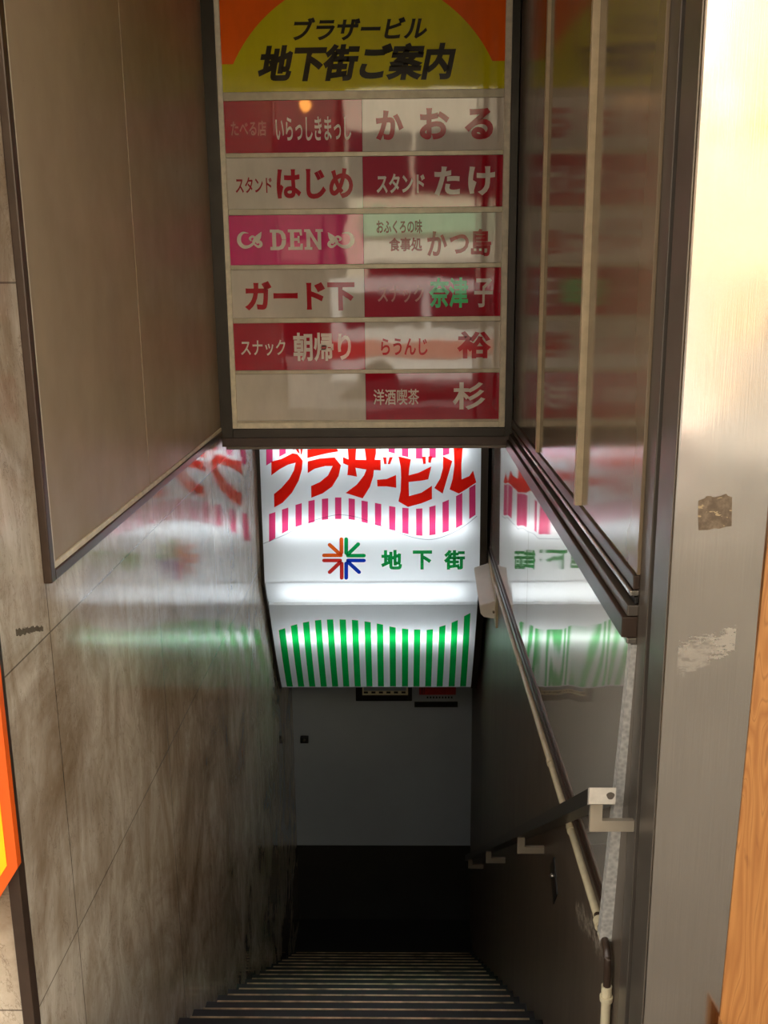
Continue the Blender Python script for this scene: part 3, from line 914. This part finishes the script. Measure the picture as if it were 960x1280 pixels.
film_part('lettering', [[(-0.744, -0.9789), (-0.6872, -0.964), (-0.6224, -0.931), (-0.5963, -0.9365), (-0.5818, -0.954), (-0.5674, -0.9746), (-0.5726, -1.0241), (-0.5933, -1.089), (-0.6332, -1.158), (-0.6881, -1.2158), (-0.7368, -1.2427), (-0.7356, -1.1652), (-0.6928, -1.1307), (-0.6457, -1.0772), (-0.6178, -1.0276), (-0.6075, -0.9858), (-0.6507, -0.9969), (-0.7004, -1.0233), (-0.7468, -1.0575)],
    [(-0.6138, -0.8948), (-0.5933, -0.8874), (-0.5813, -0.9366), (-0.5945, -0.9267)],
    [(-0.5798, -0.8837), (-0.5588, -0.8801), (-0.57, -0.9329), (-0.5771, -0.9442)],
    [(-0.539, -0.9786), (-0.4697, -0.9623), (-0.3872, -0.9567), (-0.3529, -1.0025), (-0.3669, -1.0635), (-0.4058, -1.1246), (-0.4595, -1.1628), (-0.5244, -1.188), (-0.5241, -1.1201), (-0.473, -1.0973), (-0.4269, -1.0593), (-0.3994, -1.006), (-0.4407, -1.0058), (-0.5011, -1.0207), (-0.5409, -1.0456)],
    [(-0.5394, -0.9104), (-0.3786, -0.9038), (-0.364, -0.9228), (-0.4353, -0.9352), (-0.5408, -0.9596)],
    [(-0.3407, -0.9547), (-0.3103, -0.9686), (-0.3129, -0.9042), (-0.2651, -0.9008), (-0.2707, -0.9711), (-0.2108, -0.973), (-0.2181, -0.9048), (-0.1547, -0.9037), (-0.1551, -0.937), (-0.163, -0.9717), (-0.1293, -0.9719), (-0.1299, -1.0328), (-0.1681, -1.0303), (-0.1715, -1.0646), (-0.1911, -1.1258), (-0.2335, -1.1934), (-0.3296, -1.1612), (-0.2662, -1.1138), (-0.224, -1.0605), (-0.2101, -1.0277), (-0.2714, -1.0167), (-0.2632, -1.0679), (-0.3179, -1.0576), (-0.3117, -1.0028), (-0.3392, -0.9912)],
    [(-0.1165, -0.9569), (-0.0971, -0.9585), (-0.0959, -0.9964), (-0.1094, -0.9964)],
    [(-0.0806, -0.9571), (-0.0605, -0.9572), (-0.0772, -0.9981), (-0.0899, -0.9965)],
    [(-0.1508, -1.0861), (-0.0967, -1.0818), (-0.044, -1.0592), (-0.0429, -1.1327), (-0.097, -1.1248), (-0.1497, -1.1245)],
    [(-0.0298, -0.9529), (0.0403, -0.9707), (0.0311, -1.02), (0.0273, -1.0619), (0.0835, -1.047), (0.1545, -1.0116), (0.1374, -1.0855), (0.0984, -1.0929), (0.0271, -1.1001), (0.0291, -1.1809), (0.0984, -1.162), (0.1585, -1.1216), (0.1586, -1.1985), (0.0983, -1.2237), (0.0228, -1.2442), (-0.0314, -1.2114), (-0.0182, -1.1498), (-0.0155, -1.0731), (-0.0175, -1.0121)],
    [(0.1022, -0.9559), (0.1231, -0.9561), (0.1231, -0.9962), (0.1097, -0.9977)],
    [(0.1373, -0.9539), (0.1596, -0.954), (0.1508, -0.9918), (0.1373, -0.9887)],
    [(0.22, -0.9544), (0.2716, -0.9819), (0.2519, -1.0518), (0.2187, -1.168), (0.1713, -1.1355), (0.2033, -1.082), (0.2196, -1.0211)],
    [(0.2785, -0.9004), (0.3305, -0.9008), (0.3224, -0.9989), (0.3247, -1.0865), (0.3679, -1.0677), (0.3885, -1.0358), (0.4072, -1.1046), (0.3611, -1.1365), (0.3104, -1.1685), (0.2576, -1.1436), (0.2745, -1.0824), (0.2837, -1.0063)]], F_RED, up_, lambda u, v, d: (u, FY, v))
pink = [[(-0.7677, -1.2817), (-0.7313, -1.2697), (-0.7367, -1.4235), (-0.7737, -1.4457)],
    [(-0.6932, -1.2557), (-0.6569, -1.2439), (-0.6612, -1.3777), (-0.6979, -1.3964)],
    [(-0.6155, -1.2292), (-0.5794, -1.2187), (-0.583, -1.346), (-0.6194, -1.3582)],
    [(-0.5415, -1.2069), (-0.5056, -1.2), (-0.5089, -1.3289), (-0.5451, -1.3372)],
    [(-0.4646, -1.1953), (-0.4288, -1.1915), (-0.4315, -1.3135), (-0.4676, -1.3181)],
    [(-0.3896, -1.1867), (-0.3539, -1.1869), (-0.3563, -1.3128), (-0.3922, -1.3126)],
    [(-0.3131, -1.1917), (-0.2775, -1.1967), (-0.2795, -1.319), (-0.3153, -1.3141)],
    [(-0.2403, -1.2052), (-0.2047, -1.2118), (-0.2064, -1.3386), (-0.2421, -1.3304)],
    [(-0.164, -1.2193), (-0.1283, -1.2263), (-0.1297, -1.3571), (-0.1655, -1.3478)],
    [(-0.0842, -1.2377), (-0.0486, -1.2436), (-0.0495, -1.3826), (-0.0854, -1.3724)],
    [(-0.0095, -1.2483), (0.0262, -1.2512), (0.0256, -1.4029), (-0.0103, -1.3952)],
    [(0.0687, -1.2547), (0.1043, -1.2526), (0.1043, -1.4129), (0.0684, -1.4107)],
    [(0.1434, -1.245), (0.179, -1.2352), (0.1795, -1.4063), (0.1436, -1.4109)],
    [(0.218, -1.2184), (0.2535, -1.2034), (0.2545, -1.3858), (0.2187, -1.3967)],
    [(0.294, -1.1828), (0.3293, -1.1635), (0.331, -1.3501), (0.2954, -1.3697)],
    [(0.3679, -1.136), (0.403, -1.1143), (0.4052, -1.2915), (0.3698, -1.3168)]]
film_part('stripes', pink, F_PINK, up_, lambda u, v, d: (u, FY, v))
film_part('stripes', [[(u, v + 0.445) for u, v in p] for p in pink], F_PINK, up_, lambda u, v, d: (u, FY + 0.0004, v))
wave = curve_pts([(-0.8068, -1.4557), (-0.6809, -1.403), (-0.5675, -1.3417), (-0.4673, -1.307), (-0.3695, -1.2881), (-0.2673, -1.3027), (-0.1654, -1.3401), (-0.0461, -1.3882), (0.0564, -1.424), (0.159, -1.4351), (0.2615, -1.4037), (0.3463, -1.3548), (0.4138, -1.299)], 5)
film_part('wave_line', [ribbon(wave, 0.004, False)], F_GREY, up_, lambda u, v, d: (u, FY + 0.0006, v))
rays = {'ORANGE': [[(-0.4605, -1.5268), (-0.3639, -1.5272)], [(-0.4264, -1.4645), (-0.3673, -1.5218)], [(-0.3586, -1.431), (-0.3602, -1.5129)]], 'GREEN': [[(-0.3311, -1.4312), (-0.3327, -1.5131)], [(-0.263, -1.4617), (-0.3242, -1.522)], [(-0.2313, -1.5296), (-0.3226, -1.5292)]], 'RED': [[(-0.4612, -1.5573), (-0.368, -1.5576)], [(-0.43, -1.6275), (-0.3682, -1.5684)], [(-0.3614, -1.6621), (-0.3597, -1.5756)]], 'BLUE': [[(-0.2317, -1.5582), (-0.3231, -1.5578)], [(-0.2604, -1.6282), (-0.3233, -1.5668)], [(-0.3354, -1.6622), (-0.3338, -1.5757)]]}
for kx, L in rays.items():
    film_part('star_rays', [ribbon(p, 0.022) for p in L], F_LOGO[kx], up_, lambda u, v, d: (u, FY, v))
bm = bmesh.new()
F_LET = film('green_letter_film', (80, 206, 142))
def lword(ch, a, b):
    bm = bmesh.new()
    word(bm, ch, a, b, FY, 0.042, 0, 0.0008)
    link('letter', bm, F_LET, up_)
lword('地', (-0.133, -1.4962), (-0.0131, -1.6127))
lword('下', (0.0493, -1.4998), (0.1594, -1.6133))
lword('街', (0.2278, -1.4977), (0.3477, -1.6141))
green = [[(-0.7684, 0.2605), (-0.728, 0.2381), (-0.7357, 1.0115), (-0.7752, 1.0114)],
    [(-0.6914, 0.214), (-0.6516, 0.1952), (-0.6605, 1.0116), (-0.7, 1.0115)],
    [(-0.6159, 0.1803), (-0.5769, 0.1676), (-0.5873, 1.0118), (-0.6268, 1.0117)],
    [(-0.5416, 0.1571), (-0.5031, 0.1504), (-0.5122, 1.012), (-0.5517, 1.0119)],
    [(-0.4685, 0.148), (-0.4303, 0.1466), (-0.4371, 1.0122), (-0.4766, 1.0121)],
    [(-0.3922, 0.1468), (-0.3541, 0.1486), (-0.364, 1.0124), (-0.4035, 1.0123)],
    [(-0.3179, 0.1519), (-0.28, 0.1578), (-0.289, 1.0125), (-0.3284, 1.0124)],
    [(-0.2422, 0.1673), (-0.2043, 0.1774), (-0.212, 1.0127), (-0.2515, 1.0126)],
    [(-0.1682, 0.19), (-0.1301, 0.2034), (-0.137, 1.0129), (-0.1765, 1.0128)],
    [(-0.0921, 0.2219), (-0.0539, 0.2344), (-0.0582, 1.0131), (-0.0976, 1.013)],
    [(-0.0156, 0.2458), (0.0228, 0.2528), (0.0206, 1.0133), (-0.0188, 1.0132)],
    [(0.0576, 0.2557), (0.096, 0.2576), (0.0955, 1.0135), (0.0561, 1.0134)],
    [(0.1344, 0.2614), (0.1727, 0.2525), (0.1723, 1.0136), (0.1329, 1.0136)],
    [(0.2107, 0.2295), (0.2485, 0.2089), (0.2471, 1.0138), (0.2077, 1.0137)],
    [(0.2842, 0.1858), (0.3214, 0.1572), (0.3258, 1.014), (0.2864, 1.0139)],
    [(0.358, 0.1174), (0.3945, 0.0839), (0.4005, 1.0142), (0.3612, 1.0141)]]
bm = bmesh.new()
for q in green:
    K = 10
    prev = None
    for j in range(K + 1):
        t = j / K
        a = (q[0][0] + (q[3][0] - q[0][0]) * t, q[0][1] + (min(q[3][1], 0.99) - q[0][1]) * t)
        b = (q[1][0] + (q[2][0] - q[1][0]) * t, q[1][1] + (min(q[2][1], 0.99) - q[1][1]) * t)
        va = bm.verts.new((a[0], *lowp(a[1], 0.0012))); vb = bm.verts.new((b[0], *lowp(b[1], 0.0012)))
        if prev: bm.faces.new((prev[0], prev[1], vb, va))
        prev = (va, vb)
link('stripes', bm, F_GREEN, lo_)

# ------------------------------------------------------------------ end wall
BY = 6.65
fn_ = empty('framed_notice', (-0.15, BY, -2.8), 'black framed white notice on the end wall just under the lit sign', 'notice')
bm = bmesh.new()
box(bm, -0.359, -0.311, BY - 0.02, BY, -2.988, -2.45, bev=0.002); box(bm, 0.023, 0.052, BY - 0.02, BY, -2.988, -2.45, bev=0.002)
box(bm, -0.311, 0.023, BY - 0.02, BY, -2.988, -2.944, bev=0.002); box(bm, -0.311, 0.023, BY - 0.02, BY, -2.49, -2.45, bev=0.002)
link('frame', bm, M_BLACK, fn_)
bm = bmesh.new(); box(bm, -0.311, 0.023, BY - 0.008, BY, -2.944, -2.49); link('sheet', bm, plain('cream_paper', (216, 208, 170), 0.6), fn_)
for i in range(6):
    bm = bmesh.new(); box(bm, -0.30 + i * 0.055, -0.27 + i * 0.055, BY - 0.0095, BY - 0.008, -2.932, -2.917)
    link('printed_mark', bm, M_BLACK, fn_)
bm = bmesh.new(); box(bm, -0.30, 0.01, BY - 0.009, BY - 0.0075, -2.912, -2.56); link('print', bm, M_WHITEWALL, fn_)
ps = empty('red_poster', (0.23, BY, -2.8), 'red and white poster on the end wall above a black strip', 'poster')
bm = bmesh.new(); box(bm, 0.105, 0.372, BY - 0.005, BY, -2.955, -2.5); link('sheet', bm, plain('red_paper', (170, 44, 38), 0.5, 0, 0.3, 20), ps)
bm = bmesh.new(); box(bm, 0.105, 0.372, BY - 0.007, BY - 0.0045, -2.985, -2.945); link('white_band', bm, M_WHITEWALL, ps)
bm = bmesh.new()
for i in range(9): box(bm, 0.16 + i * 0.022, 0.172 + i * 0.022, BY - 0.0078, BY - 0.0068, -2.972, -2.957)
box(bm, 0.122, 0.128, BY - 0.0068, BY - 0.005, -2.94, -2.86); box(bm, 0.138, 0.143, BY - 0.0068, BY - 0.005, -2.94, -2.86)
link('print', bm, M_BLACK, ps)
bm = bmesh.new(); box(bm, 0.07, 0.386, BY - 0.012, BY, -3.04, -2.998, bev=0.002); link('black_strip', bm, M_BLACK, ps)
lt = empty('door_latch', (-0.735, BY, -3.29), 'tiny black latch near the left edge of the end wall', 'latch')
bm = bmesh.new(); box(bm, -0.775, -0.715, BY - 0.03, BY, -3.32, -3.27, bev=0.004); link('plate', bm, M_BLACK, lt)
bm = bmesh.new(); tube(bm, [(-0.745, BY - 0.03, -3.29), (-0.745, BY - 0.045, -3.29)], 0.008, 10); link('knob', bm, M_DKSTEEL, lt)

# ------------------------------------------------------------------ on the pillar and at the edges
FYP = 1.738
rr = random.Random(3)
tp = [(0.534, -0.392), (0.545, -0.388), (0.548, -0.384), (0.556, -0.3835), (0.561, -0.386), (0.572, -0.384), (0.583, -0.3795), (0.586, -0.383), (0.594, -0.386), (0.597, -0.44), (0.588, -0.441), (0.575, -0.445), (0.566, -0.444), (0.555, -0.447), (0.538, -0.4475), (0.535, -0.42)]
k = N('torn_tape')
f = k.noise(55, 5, 0.65)
c = k.mix(k.rng(f, 0.36, 0.6), rgb(112, 96, 76), rgb(84, 69, 52))
c = k.mix(k.math('GREATER_THAN', k.noise(75, 4, 0.6, vec=k.scaled((0.6, 1, 1.6))), 0.64), c, rgb(150, 130, 98))
k.put(k.p.inputs['Base Color'], c); k.p.inputs['Roughness'].default_value = 0.75
bm = bmesh.new(); flat(bm, tp, lambda u, v, d: (u, FYP - d, v), 0.0008)
tag(link('tape_remnant', bm, k.m), 'torn square remnant of brown tape stuck on the steel pillar', 'tape')

PLY = plywood()
bm = bmesh.new()
prism(bm, [(0.6685, 1.735, -0.2), (0.644, 1.735, GROUND), (1.95, 1.735, GROUND), (1.95, 1.735, 1.4), (0.70, 1.735, 1.4)],
      [(0.6685, 1.753, -0.2), (0.644, 1.753, GROUND), (1.95, 1.753, GROUND), (1.95, 1.753, 1.4), (0.70, 1.753, 1.4)])
tag(link('plywood_board', bm, PLY), 'upright orange brown plywood board beside the steel pillar', 'board')
bm = bmesh.new()
prism(bm, [(0.637, 1.69, -1.465), (0.69, 1.69, -1.56), (0.69, 1.69, GROUND), (0.637, 1.69, GROUND)], [(0.637, 1.715, -1.465), (0.69, 1.715, -1.56), (0.69, 1.715, GROUND), (0.637, 1.715, GROUND)])
tag(link('plywood_offcut', bm, PLY), 'small plywood offcut leaning at the foot of the plywood board', 'offcut')

# orange board on the left pier
ob = empty('orange_board', (-1.0, 1.8, -1.0), 'orange board with a yellow middle at the left edge of the entrance', 'board')
cxa, cza = (-0.8113, -1.1861)
cxb, czb = (-0.8553, -1.2545)
sl = (cza - czb) / (cxa - cxb)
def octo(ins, y):
    x1 = cxa - ins; k_ = ins * math.tan(math.pi / 8)
    h = 0.30
    zc = cza - ins * 0.0
    top = cza + 0.78
    return [(x1, zc + k_ * 0.6), (x1 - h, zc - sl * h + k_ * 0.6 + ins * 0.7), (x1 - 0.62, zc - sl * h + ins * 1.2), (x1 - 0.62, top - ins), (x1 - 0.1, top - ins), (x1, top - 0.15 - ins * 0.4)]
bm = bmesh.new(); flat(bm, octo(0, 0), lambda u, v, d: (u, 1.80 + d, v), 0.02)
link('panel', bm, plate('board_orange', (238, 96, 24), 0.4), ob)
bm = bmesh.new(); flat(bm, [(u, v) for u, v in octo(0.022, 0)], lambda u, v, d: (u, 1.7985 + d, v), 0.0015)
link('yellow_middle', bm, plate('board_yellow', (244, 206, 22), 0.4), ob)
bm = bmesh.new(); box(bm, cxa - 0.5, cxa - 0.45, 1.8205, 1.8585, -0.9, -0.4); link('bracket', bm, M_BLACK, ob)
